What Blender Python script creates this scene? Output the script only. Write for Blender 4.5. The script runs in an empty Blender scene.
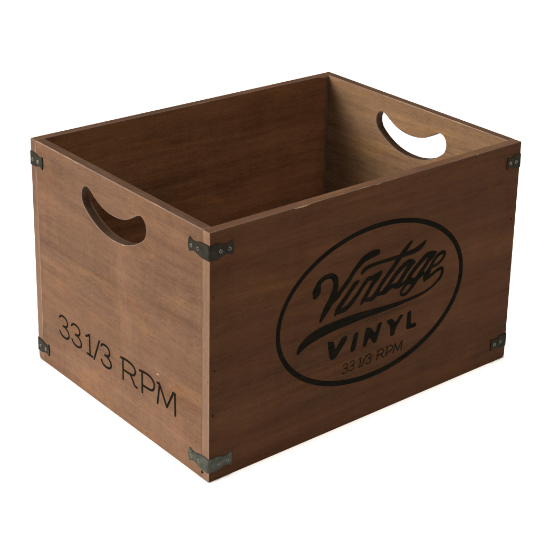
# Wooden record crate on a white sweep, built in metres (traced outlines are in millimetres on their own board)
import bpy, bmesh, math, random
from mathutils import Vector, Matrix
random.seed(7)
# lettering outlines, mm on the face of the board: (across, up, half width)
LOGO_STROKES = {'V1': [(121.9, 151.6, 2.9), (122.9, 154.6, 4.7), (124.0, 158.8, 4.1), (126.01, 163.8, 2.57), (130.29, 166.55, 2.24), (135.63, 167.59, 2.25), (141.82, 166.67, 2.6), (145.85, 162.15, 3.07), (146.69, 157.3, 2.84), (146.29, 152.26, 3.19), (144.76, 147.55, 3.76), (142.01, 142.04, 3.88), (137.68, 136.19, 3.76), (133.23, 130.16, 2.96), (129.16, 123.82, 1.48)], 'V2': [(140.89, 139.27, 2.74), (148.44, 143.06, 2.75), (153.12, 147.4, 2.52), (158.42, 152.19, 2.41), (164.44, 158.04, 2.42), (171.39, 165.72, 2.54), (179.47, 171.77, 3.01), (187.63, 174.73, 3.49), (194.54, 175.56, 3.5), (199.33, 175.63, 2.81)], 'i': [(175.29, 151.86, 1.4), (171.19, 149.79, 2.44), (165.85, 144.86, 2.43), (160.42, 139.45, 2.54), (155.1, 134.55, 2.66), (150.42, 129.78, 2.54), (147.01, 124.75, 1.15)], 'n1': [(149.56, 126.49, 1.85), (157.47, 127.05, 2.44), (163.1, 128.51, 2.44), (167.88, 132.13, 2.33), (174.37, 137.58, 2.22), (179.35, 142.85, 2.11), (184.85, 148.2, 2.11), (188.45, 150.75, 2.23), (193.01, 150.3, 2.0), (198.15, 151.38, 2.24), (204.59, 153.16, 1.66)], 'n2': [(203.97, 152.49, 2.13), (198.99, 148.19, 3.08), (194.41, 144.12, 2.6), (191.01, 139.92, 2.24), (187.01, 134.74, 2.36), (183.25, 130.24, 2.48), (180.09, 126.63, 1.18)], 'n3': [(183.81, 129.34, 1.65), (189.05, 128.54, 1.78), (193.88, 128.29, 2.38), (198.43, 131.0, 2.62), (201.49, 134.79, 2.38), (206.88, 141.31, 2.27), (213.88, 147.6, 2.27), (220.78, 153.85, 2.4), (226.03, 159.08, 2.52), (231.56, 164.36, 2.4), (237.64, 169.72, 2.29), (243.88, 174.85, 1.33)], 'cross': [(179.88, 159.31, 1.63), (181.84, 161.06, 1.98), (186.35, 163.03, 1.98), (194.18, 163.8, 1.64), (202.63, 163.99, 1.53), (210.5, 163.73, 1.66), (219.49, 163.5, 1.79), (231.77, 163.24, 1.93), (241.18, 163.47, 2.18), (248.61, 163.83, 2.43), (256.5, 166.0, 2.57), (262.78, 170.0, 1.35)], 'a0': [(198.08, 130.25, 1.43), (204.64, 130.47, 1.79), (210.56, 130.78, 2.76), (216.39, 133.05, 2.41), (222.33, 134.02, 1.93), (228.38, 133.91, 1.46)], 'a1': [(248.82, 151.59, 1.83), (243.24, 153.54, 2.68), (236.8, 152.63, 2.42), (229.54, 148.66, 2.42), (222.29, 142.9, 2.41), (216.4, 137.21, 2.4), (210.47, 132.3, 2.28)], 'a2': [(248.13, 151.67, 1.59), (243.02, 148.89, 2.8), (236.43, 142.36, 2.31), (231.28, 136.73, 2.55), (226.86, 132.41, 2.3)], 'a3': [(223.79, 132.21, 1.69), (229.09, 131.23, 1.94), (235.61, 132.71, 1.59), (241.79, 135.48, 1.47)], 'g1': [(278.74, 154.16, 1.37), (271.41, 155.15, 2.11), (266.06, 154.32, 2.47), (260.9, 151.41, 2.46), (254.61, 147.21, 2.33), (247.12, 141.09, 2.33), (242.81, 136.48, 2.69), (243.99, 133.35, 3.56), (247.52, 131.7, 2.95), (252.28, 132.19, 2.1)], 'g2': [(278.05, 154.02, 1.62), (272.26, 151.36, 3.35), (268.39, 147.54, 2.36), (264.57, 143.17, 2.11), (259.39, 138.43, 2.23), (254.94, 133.39, 2.47), (249.86, 127.78, 2.1), (243.41, 122.26, 1.6), (237.44, 119.86, 1.47), (233.7, 120.95, 1.22), (232.97, 123.76, 1.34), (236.86, 128.25, 1.47), (242.41, 132.5, 1.96)], 'g3': [(250.28, 131.46, 1.48), (256.37, 132.77, 1.61), (262.33, 136.2, 1.86)], 'e1': [(264.69, 127.05, 1.12), (265.93, 130.84, 3.24), (269.59, 135.7, 2.99), (273.33, 141.41, 1.87), (277.37, 146.83, 1.87), (282.55, 150.43, 1.75), (288.07, 151.77, 1.76), (291.37, 151.21, 1.38), (291.19, 148.32, 1.38), (289.47, 145.18, 1.38), (284.81, 141.76, 1.38), (279.59, 140.13, 1.38), (273.2, 139.49, 1.25)], 'e2': [(266.49, 128.94, 1.87), (272.26, 130.16, 1.75), (279.05, 132.85, 1.51), (284.57, 134.39, 1.64), (288.82, 134.31, 1.51), (289.8, 130.96, 1.77), (287.72, 125.27, 1.52), (282.39, 121.15, 1.26), (274.27, 116.98, 1.13), (261.24, 113.82, 1.25), (239.31, 112.47, 1.6), (216.36, 112.44, 2.31), (192.5, 113.35, 3.1), (175.59, 113.98, 3.78), (157.85, 113.57, 4.31), (140.51, 113.02, 4.61), (127.18, 111.41, 4.8), (114.42, 108.13, 4.2), (106.31, 103.43, 3.28), (102.33, 99.3, 1.58)]}
LOGO_POLYS = [[(139.25, 98.47), (146.47, 96.91), (148.83, 86.38), (157.7, 97.83), (163.31, 97.76), (163.24, 94.05), (149.42, 78.71), (144.51, 78.17), (142.07, 82.17)], [(173.35, 97.51), (178.28, 97.14), (174.51, 79.72), (171.6, 78.39), (168.68, 79.98)], [(184.92, 79.44), (188.26, 98.19), (194.16, 96.97), (200.85, 87.67), (204.33, 98.63), (209.07, 98.38), (202.49, 79.89), (199.14, 79.14), (192.74, 88.4), (188.61, 78.62)], [(215.5, 97.62), (222.2, 98.0), (227.54, 92.12), (233.75, 98.5), (237.74, 97.78), (228.86, 88.06), (225.95, 79.44), (221.88, 79.49), (222.03, 88.95)], [(244.07, 98.67), (248.67, 98.51), (248.22, 83.32), (255.13, 83.66), (256.9, 80.65), (254.66, 79.48), (243.07, 80.24)]]
# strokes of 33 1/3 RPM: (millimetres from the first figure, millimetres above the base line)
TEXT = [[(0.0, 19.72), (2.11, 22.04), (6.34, 23.2), (11.97, 22.27), (15.14, 19.02), (14.78, 15.31), (11.62, 12.99), (7.04, 12.18)], [(6.69, 12.18), (11.62, 11.6), (16.19, 8.82), (17.6, 5.34), (16.19, 2.09), (11.97, 0.23), (7.39, 0.0), (2.82, 1.39), (0.0, 4.41)], [(23.4, 19.72), (25.51, 22.04), (29.74, 23.2), (35.37, 22.27), (38.54, 19.02), (38.18, 15.31), (35.02, 12.99), (30.44, 12.18)], [(30.09, 12.18), (35.02, 11.6), (39.59, 8.82), (41.0, 5.34), (39.59, 2.09), (35.37, 0.23), (30.79, 0.0), (26.22, 1.39), (23.4, 4.41)], [(50, 18.9), (53.5, 20.6), (57.1, 23)], [(57.1, 23), (57.1, 0.4)], [(52.2, 0.6), (62, 0.6)], [(64.6, -0.6), (75.0, 23.4)], [(78.0, 19.72), (80.11, 22.04), (84.34, 23.2), (89.97, 22.27), (93.14, 19.02), (92.78, 15.31), (89.62, 12.99), (85.04, 12.18)], [(84.69, 12.18), (89.62, 11.6), (94.19, 8.82), (95.6, 5.34), (94.19, 2.09), (89.97, 0.23), (85.39, 0.0), (80.82, 1.39), (78.0, 4.41)], [(116.9, 22.3), (116.6, 0)], [(113.4, 22.0), (117, 22.6), (126, 23), (134.5, 21.2), (138, 16.8), (135.2, 12.2), (128, 10.6), (117, 10.6)], [(129.5, 10.6), (133.5, 5.6), (136.6, 1.6), (140.6, 0.9)], [(149.6, 22.4), (149.4, 0)], [(145.4, 22.0), (150, 22.7), (160, 23.2), (167, 21), (169.8, 16), (167.2, 10.4), (161, 8.6), (149.6, 8.2)], [(174.8, 0), (178.2, 20.2)], [(174.6, 21.8), (178.4, 22.2)], [(178.2, 22.0), (190, 2.8)], [(190, 2.8), (200.6, 22.4)], [(199.8, 22.2), (203.2, 22.4)], [(203.0, 22.4), (203.5, 0)]]
L, W, H = 0.3948, 0.300, 0.2466      # crate outside size
TE, TS = 0.0096, 0.0102              # thickness of end and side boards
OFF = Vector((-L/2, -W/2, 0))
S = bpy.context.scene
COL = S.collection

# ------------------------------------------------------------------ materials
def new_mat(name):
    m = bpy.data.materials.new(name); m.use_nodes = True
    nt = m.node_tree; nt.nodes.clear()
    out = nt.nodes.new('ShaderNodeOutputMaterial')
    b = nt.nodes.new('ShaderNodeBsdfPrincipled')
    nt.links.new(b.outputs[0], out.inputs[0])
    return m, nt, b

class G:
    """small node helper"""
    def __init__(s, nt): s.nt = nt
    def n(s, t, **kw):
        x = s.nt.nodes.new(t)
        for k, v in kw.items(): setattr(x, k, v)
        return x
    def link(s, a, b): s.nt.links.new(a, b)
    def coords(s, scale, loc=(0, 0, 0), rot=(0, 0, 0)):
        tc = s.n('ShaderNodeTexCoord'); mp = s.n('ShaderNodeMapping')
        mp.inputs['Scale'].default_value = scale; mp.inputs['Location'].default_value = loc
        mp.inputs['Rotation'].default_value = rot
        s.link(tc.outputs['Object'], mp.inputs[0]); return mp.outputs[0]
    def noise(s, vec, scale=1, detail=4, rough=.55, dist=0):
        x = s.n('ShaderNodeTexNoise'); s.link(vec, x.inputs['Vector'])
        x.inputs['Scale'].default_value = scale; x.inputs['Detail'].default_value = detail
        x.inputs['Roughness'].default_value = rough; x.inputs['Distortion'].default_value = dist
        return x.outputs['Fac']
    def rng(s, v, a, b, c=0., d=1., smooth=False):
        x = s.n('ShaderNodeMapRange'); s.link(v, x.inputs[0])
        if smooth: x.interpolation_type = 'SMOOTHSTEP'
        for i, q in enumerate((a, b, c, d)): x.inputs[i+1].default_value = q
        return x.outputs[0]
    def math(s, op, a, b=None, clamp=False):
        x = s.n('ShaderNodeMath', operation=op); x.use_clamp = clamp
        for i, q in enumerate((a, b)):
            if q is None: continue
            if isinstance(q, (int, float)): x.inputs[i].default_value = q
            else: s.link(q, x.inputs[i])
        return x.outputs[0]
    def mix(s, f, a, b, mode='MIX'):
        x = s.n('ShaderNodeMix', data_type='RGBA', blend_type=mode)
        for i, q in ((0, f), (6, a), (7, b)):
            if isinstance(q, (int, float)): x.inputs[i].default_value = q
            elif isinstance(q, tuple): x.inputs[i].default_value = (*q, 1)
            else: s.link(q, x.inputs[i])
        return x.outputs[2]

def wood(name, axis, seed=0., dark=(.056, .021, .0105), light=(.118, .053, .029), chips=(), band=None,
         pale_patches=(), pale=0.0, rough=(.40, .60), chip_amt=1.):
    """stained softwood, grain running along the given axis of the crate"""
    m, nt, b = new_mat(name); g = G(nt)
    def sc(along, across):
        v = [across]*3; v[axis] = along; return tuple(v)
    lo = (seed*1.37, seed*.71, seed*2.1)
    broad = g.noise(g.coords(sc(5, 16), lo), 1, 3, .55, .6)
    bands = g.noise(g.coords(sc(2.2, 42), lo), 1, 3, .6, .5)
    streak = g.noise(g.coords(sc(9, 190), lo), 1, 4, .62, .3)
    fibre = g.noise(g.coords(sc(70, 1100), lo), 1, 3, .7)
    weave = g.noise(g.coords(sc(420, 520), lo), 1, 2, .7)
    cross = g.noise(g.coords(sc(36, 7), lo), 1, 3, .6, 1.0)
    f = g.math('MULTIPLY', broad, .30)
    f = g.math('ADD', f, g.math('MULTIPLY', bands, .32))
    f = g.math('ADD', f, g.math('MULTIPLY', streak, .24))
    f = g.math('ADD', f, g.math('MULTIPLY', fibre, .27))
    f = g.math('ADD', f, g.math('MULTIPLY', weave, .23))
    f = g.math('ADD', f, g.math('MULTIPLY', cross, .14))
    f = g.rng(f, .59, .91)
    colr = g.mix(f, dark, light)
    # warm and grey drifts of the stain
    hue = g.noise(g.coords(sc(4, 22), (lo[0]+3, lo[1], lo[2]+5)), 1, 2)
    colr = g.mix(g.rng(hue, .35, .7, 0, .35), colr, tuple(a*.5+b*.5 for a, b in zip((dark[0]*1.35, dark[1]*.9, dark[2]*.8), light)))
    # drifts of amber, olive and red brown in the stain
    tint = g.noise(g.coords(sc(11, 34), (lo[0]+8, lo[1]+1, lo[2]+2)), 1, 3, .6, .8)
    colr = g.mix(g.rng(tint, .52, .70, 0, .9), colr, (1.22, 1.18, 1.0), 'MULTIPLY')
    tint2 = g.noise(g.coords(sc(7, 60), (lo[0]+4, lo[1]+6, lo[2]+9)), 1, 4, .6, .4)
    colr = g.mix(g.rng(tint2, .54, .72, 0, .9), colr, (.86, .78, .74), 'MULTIPLY')
    colr = g.mix(g.rng(tint2, .46, .30, 0, .5), colr, (.97, 1.04, .92), 'MULTIPLY')
    # short dark pores
    pores = g.noise(g.coords(sc(110, 900), (lo[0], lo[1]+9, lo[2])), 1, 2, .5)
    colr = g.mix(g.rng(pores, .64, .74, 0, .42), colr, tuple(c*.45 for c in dark))
    # faint pale flecks where the stain did not take
    fl = g.noise(g.coords(sc(130, 420), (lo[0]+2, lo[1], lo[2]+1)), 1, 2, .5)
    colr = g.mix(g.rng(fl, .74, .82, 0, .18 + pale*.12), colr, (.24, .15, .095))
    if band:      # a darker strip of the board: the next plank of the glued panel
        tc = g.n('ShaderNodeTexCoord'); sp = g.n('ShaderNodeSeparateXYZ'); g.link(tc.outputs['Object'], sp.inputs[0])
        wob = g.math('ADD', sp.outputs[2], g.math('MULTIPLY', g.noise(g.coords(sc(9, 20)), 1, 2), .022))
        up = g.rng(wob, band[0], band[0]+.003, 0, 1, True); dn = g.rng(wob, band[1], band[1]+.010, 1, 0, True)
        colr = g.mix(g.math('MULTIPLY', g.math('MULTIPLY', up, dn), .34), colr, tuple(c*.62 for c in dark))
    for (cx, cy, cz, rx, ry, rz) in pale_patches:      # soft pale patches: wiped streaks across the grain, wide ones near the bottom
        tc = g.n('ShaderNodeTexCoord')
        sub = g.n('ShaderNodeVectorMath', operation='SUBTRACT'); g.link(tc.outputs['Object'], sub.inputs[0]); sub.inputs[1].default_value = (cx, cy, cz)
        mul = g.n('ShaderNodeVectorMath', operation='MULTIPLY'); g.link(sub.outputs[0], mul.inputs[0]); mul.inputs[1].default_value = (1/rx, 1/ry, 1/rz)
        ln = g.n('ShaderNodeVectorMath', operation='LENGTH'); g.link(mul.outputs[0], ln.inputs[0])
        dd = g.math('ADD', ln.outputs['Value'], g.math('MULTIPLY', g.math('SUBTRACT', g.noise(g.coords((120, 120, 60)), 1, 5), .5), 2.6))
        colr = g.mix(g.rng(dd, -.1, 1.3, .22, 0, True), colr, tuple(min(1, c*1.3) for c in light))
    # knocks along the edges that bare the pale wood
    for (cx, cy, cz, rx, ry, rz) in chips:
        tc = g.n('ShaderNodeTexCoord')
        sub = g.n('ShaderNodeVectorMath', operation='SUBTRACT'); g.link(tc.outputs['Object'], sub.inputs[0]); sub.inputs[1].default_value = (cx, cy, cz)
        mul = g.n('ShaderNodeVectorMath', operation='MULTIPLY'); g.link(sub.outputs[0], mul.inputs[0]); mul.inputs[1].default_value = (1/rx, 1/ry, 1/rz)
        ln = g.n('ShaderNodeVectorMath', operation='LENGTH'); g.link(mul.outputs[0], ln.inputs[0])
        dd = g.math('ADD', ln.outputs['Value'], g.math('MULTIPLY', g.math('SUBTRACT', g.noise(g.coords((500, 500, 500)), 1, 3), .5), 1.3))
        colr = g.mix(g.rng(dd, .7, 1.05, .8*chip_amt, 0), colr, (.33, .21, .125))
    g.link(colr, b.inputs['Base Color'])
    g.link(g.rng(g.math('ADD', streak, fibre), .7, 1.3, rough[0], rough[1]), b.inputs['Roughness'])
    b.inputs['Specular IOR Level'].default_value = .02
    hgt = g.math('ADD', g.math('MULTIPLY', streak, .5), g.math('ADD', g.math('MULTIPLY', fibre, .5), g.math('MULTIPLY', weave, .4)))
    bp = g.n('ShaderNodeBump'); bp.inputs['Strength'].default_value = .5; bp.inputs['Distance'].default_value = .0005
    g.link(hgt, bp.inputs['Height']); g.link(bp.outputs[0], b.inputs['Normal'])
    return m

def worn_edge(name, axis, amt=.5):
    """the sanded arris of a board: stain rubbed thin in patches"""
    m, nt, b = new_mat(name); g = G(nt)
    v = [260]*3; v[axis] = 45
    a = g.noise(g.coords(tuple(v)), 1, 4, .65)
    w = [40]*3; w[axis] = 9
    c = g.noise(g.coords(tuple(w), (3, 1, 2)), 1, 3)
    f = g.rng(g.math('ADD', g.math('MULTIPLY', a, .5), g.math('MULTIPLY', c, .5)), .66-amt*.4, .82-amt*.25)
    g.link(g.mix(f, tuple(c*(.6 if axis == 0 else 1) for c in (.075, .038, .021)), (.21, .13, .08)), b.inputs['Base Color'])
    b.inputs['Roughness'].default_value = .6
    return m

def metal(name, col, col2, rough=.42, met=.75):
    m, nt, b = new_mat(name); g = G(nt)
    a = g.noise(g.coords((160, 160, 160)), 1, 5, .65)
    s = g.noise(g.coords((1400, 1400, 1400)), 1, 3, .7)
    f = g.rng(g.math('ADD', g.math('MULTIPLY', a, .7), g.math('MULTIPLY', s, .3)), .40, .62)
    g.link(g.mix(f, col, col2), b.inputs['Base Color'])
    b.inputs['Metallic'].default_value = met; b.inputs['Specular IOR Level'].default_value = .08
    g.link(g.rng(s, .3, .7, rough-.1, rough+.15), b.inputs['Roughness'])
    bp = g.n('ShaderNodeBump'); bp.inputs['Strength'].default_value = .35; bp.inputs['Distance'].default_value = .0002
    g.link(s, bp.inputs['Height']); g.link(bp.outputs[0], b.inputs['Normal'])
    return m

def ink(name, axis):
    m, nt, b = new_mat(name); g = G(nt)
    v = [300]*3; v[axis] = 20
    f = g.noise(g.coords(tuple(v)), 1, 4, .65)
    g.link(g.mix(g.rng(f, .35, .75), (.0022, .0021, .0012), (.0070, .0056, .0034)), b.inputs['Base Color'])
    b.inputs['Roughness'].default_value = .8; b.inputs['Specular IOR Level'].default_value = .02
    return m

M = {}
M['side_front'] = wood('stained_wood_front_shaded', 0, 1.3, dark=(0.0191, 0.0079, 0.0033), light=(0.0659, 0.0273, 0.0115),  # shade of the front side is partly put into this darker wood
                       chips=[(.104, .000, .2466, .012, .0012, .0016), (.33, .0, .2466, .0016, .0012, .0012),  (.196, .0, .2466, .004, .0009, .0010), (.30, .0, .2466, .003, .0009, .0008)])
M['side_back'] = wood('stained_wood_back', 0, 4.1, dark=(0.0451, 0.0194, 0.0089), light=(0.1429, 0.0616, 0.0283),  # wood colour lightened to make up for weak light inside
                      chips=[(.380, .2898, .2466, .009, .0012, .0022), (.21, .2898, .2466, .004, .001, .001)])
M['end'] = wood('stained_wood_end', 1, 7.7, dark=(0.0504, 0.0269, 0.0161), light=(0.1296, 0.0691, 0.0415), band=(.082, .060), pale_patches=[(0, .139, .150, .05, .010, .045), (0, .128, .100, .05, .016, .030), (0, .21, .03, .05, .06, .022), (0, .06, .03, .05, .05, .020)],
                chips=[(0, .215, .2466, .0045, .005, .0012), (0, .120, .2466, .001, .003, .0009),
                       (0, .0795, .0765, .001, .0018, .0009), (0, .150, .1868, .001, .0030, .0009), (0, .135, .1878, .001, .0020, .0009), (0, .06, .073, .001, .0009, .0006)], pale=.8)
M['end_inner'] = wood('stained_wood_far_end_lit', 1, 2.9, dark=(0.0825, 0.0479, 0.0270), light=(0.2175, 0.1261, 0.0711), pale=.4)  # lit copy of the end wood: light on the far end is in its colour
M['base'] = wood('stained_wood_base', 0, 9.2)
M['edge_x'] = worn_edge('worn_arris_along', 0, .35)
M['edge_y'] = worn_edge('worn_arris_across', 1, .45)
M['edge_z'] = worn_edge('worn_arris_upright', 2, .6)
M['grain_end'] = wood('end_grain_wood', 2, 5.5, dark=(0.0550, 0.0314, 0.0204), light=(0.1450, 0.0827, 0.0536))
M['top_x'] = wood('top_edge_wood_along', 0, 6.5, dark=(0.0341, 0.0182, 0.0110), light=(0.0899, 0.0479, 0.0290))
M['top_y'] = wood('top_edge_wood_across', 1, 6.9, dark=(0.0275, 0.0154, 0.0099), light=(0.0725, 0.0406, 0.0261))
M['cut'] = wood('sawn_handle_wood', 0, 3.3, dark=(0.0413, 0.0248, 0.0160), light=(0.1087, 0.0653, 0.0421))
M['edge_hole'] = worn_edge('worn_handle_arris', 1, .3)
M['bronze'] = metal('antique_bronze', (.0050, .0038, .0019), (.0160, .0120, .0062), .6, .12)
M['bronze_pale'] = metal('painted_sheen_bronze', (.016, .0170, .013), (.044, .046, .036), .55, .12)  # pale tone paints in the side lamp's sheen on the metal
M['rim'] = metal('rubbed_rim_bronze', (.045, .041, .030), (.13, .12, .09), .38, .7)
M['black_recess'] = ink('blackened_recess', 2)
M['ink_front'] = ink('burned_black_ink', 0)
M['ink_end'] = ink('burned_black_lettering', 1)

# ------------------------------------------------------------------ mesh helpers
def obj(name, bm, mats, parent=None, smooth=False):
    me = bpy.data.meshes.new(name)
    bmesh.ops.recalc_face_normals(bm, faces=bm.faces[:])
    bm.to_mesh(me); bm.free()
    for m in (mats if isinstance(mats, (list, tuple)) else [mats]): me.materials.append(m)
    if smooth:
        for p in me.polygons: p.use_smooth = True
    o = bpy.data.objects.new(name, me); COL.objects.link(o)
    if parent:
        o.parent = parent
        if parent.type == 'EMPTY': o.location = OFF
    return o

def mark(bm, thick_axis, top_slot, edge_slots, end_slot=None, end_axis=None, eps=1e-4):
    """slots by face direction: flats 0, top of the board, sawn ends, chamfers by their running axis"""
    bm.normal_update()
    for f in bm.faces:
        n = f.normal; a = [abs(c) for c in n]
        if max(a) > .999:
            ax = a.index(max(a))
            if ax == 2 and n.z > 0: f.material_index = top_slot
            elif ax == end_axis: f.material_index = end_slot
            else: f.material_index = 0
        else:
            # chamfer: running axis = longest extent
            ext = [max(v.co[i] for v in f.verts)-min(v.co[i] for v in f.verts) for i in range(3)]
            f.material_index = edge_slots[ext.index(max(ext))]

def prism(bm, loop, axis, a, b):
    """extrude a 2-D loop along an axis; loop gives the two other coordinates in x,y,z order"""
    def P(q, t):
        c = list(q); c.insert(axis, t); return c
    v0 = [bm.verts.new(P(q, a)) for q in loop]; v1 = [bm.verts.new(P(q, b)) for q in loop]
    n = len(loop)
    bm.faces.new(v0[::-1]); bm.faces.new(v1)
    for i in range(n): bm.faces.new((v0[i], v0[(i+1) % n], v1[(i+1) % n], v1[i]))

def bevel_sharp(bm, off, seg=2, ang=40):
    bmesh.ops.recalc_face_normals(bm, faces=bm.faces[:])
    es = [e for e in bm.edges if len(e.link_faces) == 2 and e.calc_face_angle(0) > math.radians(ang)]
    bmesh.ops.bevel(bm, geom=es, offset=off, segments=seg, profile=.6, affect='EDGES', clamp_overlap=True)

def rounded(loop_pts):
    """loop of (x, y, radius) -> points with rounded corners"""
    out = []; n = len(loop_pts)
    for i, (x, y, r) in enumerate(loop_pts):
        p = Vector((x, y))
        if r == 0: out.append((x, y)); continue
        a = (Vector(loop_pts[i-1][:2])-p).normalized(); b = (Vector(loop_pts[(i+1) % n][:2])-p).normalized()
        s, e = p+a*r, p+b*r
        for k in range(7):
            t = k/6; q = s*(1-t)**2+p*2*t*(1-t)+e*t*t; out.append(tuple(q))
    return out

def catmull(pts, sub=6, closed=False):
    n = len(pts); out = []
    rngi = range(n if closed else n-1)
    for i in rngi:
        if closed: p0, p1, p2, p3 = (pts[(i+k-1) % n] for k in range(4))
        else: p0, p1, p2, p3 = pts[max(i-1, 0)], pts[i], pts[i+1], pts[min(i+2, n-1)]
        for s in range(sub):
            t = s/sub
            out.append(tuple(.5*((2*b)+(-a+c)*t+(2*a-5*b+4*c-d)*t*t+(-a+3*b-3*c+d)*t**3) for a, b, c, d in zip(p0, p1, p2, p3)))
    if not closed: out.append(tuple(pts[-1]))
    return out

def ribbon(bm, pts, put, sub=6):
    """variable width pen stroke with round ends; put(u, v) gives the 3-D point"""
    c = catmull(pts, sub) if len(pts) > 2 else list(pts)
    def nrm(i):
        a = c[max(i-1, 0)]; b = c[min(i+1, len(c)-1)]
        d = Vector((b[0]-a[0], b[1]-a[1])); d.normalize(); return d
    left, right = [], []
    for i, p in enumerate(c):
        d = nrm(i); w = max(p[2], .25)
        left.append((p[0]-d.y*w, p[1]+d.x*w)); right.append((p[0]+d.y*w, p[1]-d.x*w))
    L_ = [bm.verts.new(put(*q)) for q in left]; R_ = [bm.verts.new(put(*q)) for q in right]
    for i in range(len(c)-1): bm.faces.new((L_[i], L_[i+1], R_[i+1], R_[i]))
    for i, sgn in ((0, -1), (len(c)-1, 1)):
        d = nrm(i)*sgn; p = c[i]; w = max(p[2], .25); fan = []
        for k in range(1, 6):
            a = math.pi*k/6
            o = Vector((-d.y, d.x))*math.cos(a)*w + d*math.sin(a)*w
            fan.append(bm.verts.new(put(p[0]+o.x, p[1]+o.y)))
        s, e = (L_[i], R_[i]) if sgn == 1 else (R_[i], L_[i])
        bm.faces.new([s]+fan+[e])

def grow(p, d):
    """push a closed outline outward by d"""
    n = len(p); area2 = sum(p[i][0]*p[(i+1) % n][1]-p[(i+1) % n][0]*p[i][1] for i in range(n)); sg = 1 if area2 > 0 else -1
    out = []
    for i in range(n):
        a, b, c = Vector(p[i-1]), Vector(p[i]), Vector(p[(i+1) % n])
        e1, e2 = (b-a).normalized(), (c-b).normalized()
        m = Vector((e1.y+e2.y, -e1.x-e2.x))*sg
        m = m.normalized()*d/max(.5, abs(Vector((e1.y, -e1.x)).dot(m.normalized())))
        out.append((b.x+m.x, b.y+m.y))
    return out

def chaikin(p, n=2):
    for _ in range(n):
        q = []
        for i in range(len(p)):
            a, b = p[i], p[(i+1) % len(p)]
            q += [(a[0]*.88+b[0]*.12, a[1]*.88+b[1]*.12), (a[0]*.12+b[0]*.88, a[1]*.12+b[1]*.88)]
        p = q
    return p

# ------------------------------------------------------------------ the crate
crate = bpy.data.objects.new('wooden_crate', None); COL.objects.link(crate)
crate.empty_display_size = .05
crate['label'] = 'brown stained wooden record crate with cut-out handles and black lettering on a white surface'
crate['category'] = 'crate'

HALF = [(0, 211.6), (12, 212.5), (23, 215.6), (32, 220.2), (39, 224.6), (44.5, 226.7), (49.5, 225.7), (53.3, 221.6), (54.8, 216), (53.6, 209.8), (50, 204.6), (39, 196.9), (25.5, 190.9), (12.5, 187.9), (0, 187.1)]
def hole_loop():
    loop = HALF + [(-x, z) for x, z in HALF[-2:0:-1]]
    return [(.1508+x/1000, z/1000) for x, z in catmull(loop, 4, True)]

def end_panel(x0, x1, mats):
    bm = bmesh.new()
    hl = hole_loop(); n = len(hl)
    y0, y1 = TS+.00008, W-TS-.00008
    iR = max(range(n), key=lambda i: hl[i][0]); iL = min(range(n), key=lambda i: hl[i][0])
    upper = []; i = iL
    while True:
        upper.append(i)
        if i == iR: break
        i = (i+1) % n
    lower = []; i = iR
    while True:
        lower.append(i)
        if i == iL: break
        i = (i+1) % n
    zR, zL = hl[iR][1], hl[iL][1]
    rings = []
    for x in (x0, x1):
        hv = [bm.verts.new((x, *q)) for q in hl]
        c = [bm.verts.new((x, *q)) for q in ((y0, 0), (y1, 0), (y1, zR), (y1, H), (y0, H), (y0, zL))]
        bm.faces.new([hv[i] for i in upper]+[c[2], c[3], c[4], c[5]])
        bm.faces.new([hv[i] for i in lower]+[c[5], c[0], c[1], c[2]])
        rings.append((hv, c))
    (h0, c0), (h1, c1) = rings
    for a, b in ((h0, h1), (c0, c1)):
        for i in range(len(a)): bm.faces.new((a[i], a[(i+1) % len(a)], b[(i+1) % len(b)], b[i]))
    bevel_sharp(bm, .0007)
    mark(bm, 0, 1, (2, 2, 3))
    for f in bm.faces:
        c = f.calc_center_median()
        if abs(f.normal.x) < .05 and .18 < c.z < .235 and .09 < c.y < .21: f.material_index = 4
        elif abs(f.normal.x) < .98 and .18 < c.z < .235 and .09 < c.y < .21: f.material_index = 5
    return obj('end_panel', bm, mats, crate)

end_panel(0, TE, [M['end'], M['top_y'], M['edge_y'], M['end'], M['cut'], M['edge_hole']])
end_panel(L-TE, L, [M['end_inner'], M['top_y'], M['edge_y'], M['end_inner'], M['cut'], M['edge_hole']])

def side_panel(loop, axis, a, b, mats):
    bm = bmesh.new(); prism(bm, loop, axis, a, b); bevel_sharp(bm, .0007)
    mark(bm, 1, 1, (2, 2, 3), 4, 0)
    return obj('side_panel', bm, mats, crate)
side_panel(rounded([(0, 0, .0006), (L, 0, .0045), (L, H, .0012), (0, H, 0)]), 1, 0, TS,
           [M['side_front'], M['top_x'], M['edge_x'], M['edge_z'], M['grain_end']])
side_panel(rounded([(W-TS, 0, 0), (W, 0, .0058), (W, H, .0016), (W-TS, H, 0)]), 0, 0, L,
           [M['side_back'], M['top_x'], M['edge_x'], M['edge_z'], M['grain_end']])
bm = bmesh.new()
prism(bm, [(TS+.0001, .0015), (W-TS-.0001, .0015), (W-TS-.0001, .0105), (TS+.0001, .0105)], 0, TE+.0001, L-TE-.0001)
obj('base_panel', bm, M['base'], crate)

# thin wood bead added for the paler line in the far inner corner
bm = bmesh.new()
prism(bm, [(L-TE-.0022, W-TS), (L-TE-.0016, W-TS-.0010), (L-TE-.0006, W-TS-.0014), (L-TE, W-TS-.0010), (L-TE, W-TS)], 2, .0105, H-.0035)
obj('corner_bead', bm, M['cut'], crate)

# ------------------------------------------------------------------ corner brackets
def leg_outline(length):
    """half heights along a leg of the strap"""
    k = [(0, 7.3), (.30, 7.3), (.42, 6.9), (.55, 5.8), (.66, 5.0), (.74, 4.9), (.84, 5.5), (.92, 6.7), (.95, 6.6), (.975, 4.5), (.99, 2.0), (1.0, 0)]
    return [(a*length, b) for a, b in k]

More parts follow.
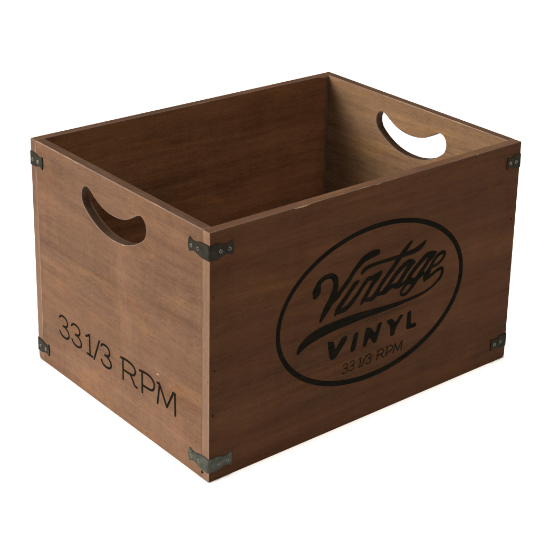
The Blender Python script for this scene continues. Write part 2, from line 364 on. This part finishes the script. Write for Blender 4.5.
def bracket(cx, cy, sx, sy, zc, lx, ly, scr_x, scr_y, mat='bronze'):
    """strap folded round the upright edge at (cx, cy); legs run sx along x and sy along y"""
    T = .0011; bm = bmesh.new(); rad = .0012
    sect = []
    ox = leg_outline(lx); oy = leg_outline(ly)
    def smooth_path(o):
        c = catmull(o, 4); return [(max(0, p[0]), max(0.02, p[1])) for p in c]
    path = [('y', u, h) for u, h in reversed(smooth_path(oy)) if u > 2.2]
    path += [('c', a, 7.3) for a in range(5)]
    path += [('x', u, h) for u, h in smooth_path(ox) if u > 2.2]
    def pos(kind, u, t):
        # outward offset t from the wood face, measured in the corner's own frame (wood occupies +,+)
        if kind == 'x': q = (u/1000, -t)
        elif kind == 'y': q = (-t, u/1000)
        else:
            a = math.pi + (math.pi/2)*(u/4)
            r = rad + t
            q = (rad+math.cos(a)*r, rad+math.sin(a)*r)
        return Vector((cx+sx*q[0], cy+sy*q[1]))
    g0 = .00005
    rows = []
    for kind, u, h in path:
        sl = 0
        o = pos(kind, u, T); i_ = pos(kind, u, g0)
        oi = pos(kind, u, T)   # outer
        if kind == 'c': o = pos('c', u, T); i_ = pos('c', u, g0)
        h = h/1000; b = min(.0004, h*.5)
        om = pos(kind, u, T*.6)
        rows.append([bm.verts.new((i_.x, i_.y, zc-h)), bm.verts.new((om.x, om.y, zc-h)), bm.verts.new((o.x, o.y, zc-h+b)),
                     bm.verts.new((o.x, o.y, zc+h-b)), bm.verts.new((om.x, om.y, zc+h)), bm.verts.new((i_.x, i_.y, zc+h))])
    for r0, r1 in zip(rows, rows[1:]):
        for k in range(6):
            bm.faces.new((r0[k], r1[k], r1[(k+1) % 6], r0[(k+1) % 6]))
    bm.faces.new(rows[0]); bm.faces.new(rows[-1][::-1])
    # worn highlight along the fold
    br = obj('corner_bracket', bm, [M[mat], M['rim']], crate)
    # screws
    prof = [(0, -.25), (.55, -.2), (.75, .1), (1.0, .55), (1.35, .72), (1.75, .55), (2.0, .1), (2.05, -.3)]
    for kind, us in (('x', scr_x), ('y', scr_y)):
        for u in us:
            b2 = bmesh.new(); n = 20; rings = []
            c0 = pos(kind, u, T)
            nx = Vector((0, -sy, 0)) if kind == 'x' else Vector((-sx, 0, 0))
            ax = Vector((1, 0, 0)) if kind == 'x' else Vector((0, 1, 0))
            zz = zc + random.uniform(-.0003, .0003)
            for r, h in prof[1:]:
                rings.append([b2.verts.new(Vector((c0.x, c0.y, zz)) + ax*math.cos(2*math.pi*k/n)*r/1000 + Vector((0, 0, 1))*math.sin(2*math.pi*k/n)*r/1000 + nx*h/1000) for k in range(n)])
            cap = b2.faces.new(rings[0]); cap.material_index = 1
            for q0, q1 in zip(rings, rings[1:]):
                for k in range(n):
                    f = b2.faces.new((q0[k], q0[(k+1) % n], q1[(k+1) % n], q1[k]))
                    f.material_index = 1 if q0 is rings[0] else 0
            obj('screw', b2, [M['rim'], M['black_recess']], br, True)
    return br

bracket(0, 0, 1, 1, .2272, 26, 30, (11.3, 21.0), (14.9, 24.7))
bracket(0, 0, 1, 1, .0172, 26, 30, (10.5, 20.5), (13.6, 23.9), 'bronze_pale')
bracket(0, W, 1, -1, .2258, 30, 24, (14, 24), (5.2, 15.4))
bracket(0, W, 1, -1, .0175, 30, 23, (14, 24), (6.2, 16.8))
bracket(L, 0, -1, 1, .2262, 20.5, 30, (7.2, 15.6), (14, 24))
bracket(L, 0, -1, 1, .0215, 24, 30, (9.6, 18.5), (14, 24))
bracket(L, W, -1, -1, .2262, 26, 30, (11, 21), (14, 24))
bracket(L, W, -1, -1, .0185, 26, 30, (11, 21), (14, 24))

# ------------------------------------------------------------------ nails and a nail hole
def dot(name, c, axis, r, rz, proud=.00012):
    bm = bmesh.new(); vs = []; n = 10; top = []
    for k in range(n):
        a = 2*math.pi*k/n; s = 1+random.uniform(-.25, .25)
        p = [c[0]*1., c[1]*1., c[2]*1.]
        o = 1-axis
        p[o] += math.cos(a)*r*s; p[2] += math.sin(a)*rz*s
        q = list(p); p[axis] += .0008; q[axis] -= proud
        vs.append(bm.verts.new(p)); top.append(bm.verts.new(q))
    bm.faces.new(top)
    for k in range(n): bm.faces.new((vs[k], vs[(k+1) % n], top[(k+1) % n], top[k]))
    return obj(name, bm, M['black_recess'], crate)
for x, z, r in ((.0061, .1126, .0009), (.0042, .0680, .0009), (.0043, .1849, .0008), (.3881, .1626, .0009), (.3906, .1050, .0008)):
    dot('nail', (x, 0, z), 1, r, r*1.25)
dot('nail_hole', (0, .0097, .0068), 0, .0017, .0016, .00015)

# ------------------------------------------------------------------ lettering
layer = [0]
def on_front(k): return lambda u, v: (u/1000, -(.00014+.000012*k), v/1000)
def on_left(k): return lambda u, v: (-(.00014+.000012*k), u/1000, v/1000)
logo = None
# oval ring
bm = bmesh.new(); N = 160; a, b, hw = 119.6, 79.5, 2.6
inn, out = [], []
for i in range(N):
    t = 2*math.pi*i/N
    nx, nz = math.cos(t)/a, math.sin(t)/b; l = math.hypot(nx, nz); nx /= l; nz /= l
    w = hw + .25*math.sin(t*1.0+2.4)
    cx_, cz_ = 197.4+a*math.cos(t), 124.1+b*math.sin(t)
    inn.append(bm.verts.new(on_front(0)(cx_-nx*w, cz_-nz*w))); out.append(bm.verts.new(on_front(0)(cx_+nx*w, cz_+nz*w)))
for i in range(N): bm.faces.new((inn[i], inn[(i+1) % N], out[(i+1) % N], out[i]))
obj('printed_ring', bm, M['ink_front'], crate)
bm = bmesh.new()
strokes = dict(LOGO_STROKES); e = strokes.pop('e1'); strokes['e1'] = e[:8]; strokes['e1b'] = e[7:]
for k, st in enumerate(strokes.values()): ribbon(bm, [(a, b, c*1.07+.08) for a, b, c in st], on_front(k), 6)
o = obj('printed_script', bm, M['ink_front'], crate); o['label'] = 'black script word Vintage with a long swash under it'
bm = bmesh.new()
for k, po in enumerate(LOGO_POLYS): bm.faces.new([bm.verts.new(on_front(0)(*q)) for q in chaikin(grow(po, .45))])
bmesh.ops.triangulate(bm, faces=bm.faces[:])
o = obj('printed_word', bm, M['ink_front'], crate); o['label'] = 'black capital letters VINYL inside the oval'

bm = bmesh.new()
for k, st in enumerate(TEXT): ribbon(bm, [(255-p[0], 45.8+p[1], 1.16) for p in st], on_left(k), 6)
o = obj('printed_text', bm, M['ink_end'], crate); o['label'] = 'large black lettering 33 1/3 RPM'
bm = bmesh.new()
for k, st in enumerate(TEXT):
    q = []
    for u, v in st:
        if u > 49: u += 4
        q.append((158.6 + u*.378 + v/23*1.6, 57.9 + v*.435 + u*.0062, .52))
    ribbon(bm, q, on_front(k), 5)
o = obj('printed_text', bm, M['ink_front'], crate); o['label'] = 'small thin lettering 33 1/3 RPM at the foot of the oval'

# ------------------------------------------------------------------ white sweep the crate stands on
m, nt, b = new_mat('white_paper'); g = G(nt)
f = g.noise(g.coords((3, 3, 3)), 1, 3)
g.link(g.mix(f, (.86, .86, .86), (.88, .88, .88)), b.inputs['Base Color']); b.inputs['Roughness'].default_value = .9
b.inputs['Specular IOR Level'].default_value = .1
bm = bmesh.new(); q = 14
vs = [bm.verts.new((x*q, y*q, 0)) for x, y in ((-1, -1), (1, -1), (1, 1), (-1, 1))]; bm.faces.new(vs)
fl = obj('floor', bm, m); fl['kind'] = 'structure'

# ------------------------------------------------------------------ light
def area(name, loc, target, size, power, col):
    ld = bpy.data.lights.new(name, 'AREA'); ld.shape = 'SQUARE'; ld.size = size; ld.energy = power; ld.color = col
    o = bpy.data.objects.new(name, ld); COL.objects.link(o); o.location = loc
    o.rotation_euler = (Vector(target)-Vector(loc)).to_track_quat('-Z', 'Y').to_euler(); return o
area('overhead_fill', (0, 0, 12), (0, 0, 0), 1.6, 1950, (1, .965, .93))  # added unseen lamp that burns the floor white and clears shadows
key = area('side_softbox', (-2.45, 1.1, 1.05), (0, 0, .12), 1.3, 18.5, (1, .985, .92)); key.data.spread = math.radians(50)
area('front_fill', (-.2, -2.9, 2.7), (0, 0, .1), 1.6, 85, (1, .95, .86))  # added unseen fill that lifts the front board and the inside
w = bpy.data.worlds.new('World'); S.world = w; w.use_nodes = True
bg = w.node_tree.nodes['Background']; bg.inputs[0].default_value = (1, .96, .93, 1); bg.inputs[1].default_value = .10

# ------------------------------------------------------------------ camera
cd = bpy.data.cameras.new('camera'); cam = bpy.data.objects.new('camera', cd); COL.objects.link(cam)
Rm = ((0.7612466539223984, -0.6478575976789189, 0.028001161076858738),
      (-0.20025895978419578, -0.2759400222736885, -0.9400816204637492),
      (0.6167656612669873, 0.7100265046019738, -0.3397977072385858))
mw = Matrix.Identity(4)
for i in range(3):
    mw[i][0] = Rm[0][i]; mw[i][1] = -Rm[1][i]; mw[i][2] = -Rm[2][i]
mw.translation = Vector((-0.667138353391382, -0.8986350230393578, 0.7290147755614653)) + OFF
cam.matrix_world = mw
cd.sensor_width = 36; cd.sensor_fit = 'HORIZONTAL'
cd.lens = 1429.389/540*36
cd.shift_x = (270-312.954)/540; cd.shift_y = (148.362-270)/540
cd.clip_start = .01; cd.clip_end = 100
S.camera = cam
S.view_settings.view_transform = 'Standard'; S.view_settings.look = 'None'
S.view_settings.exposure = 0; S.view_settings.gamma = 1
S.render.engine = 'CYCLES'
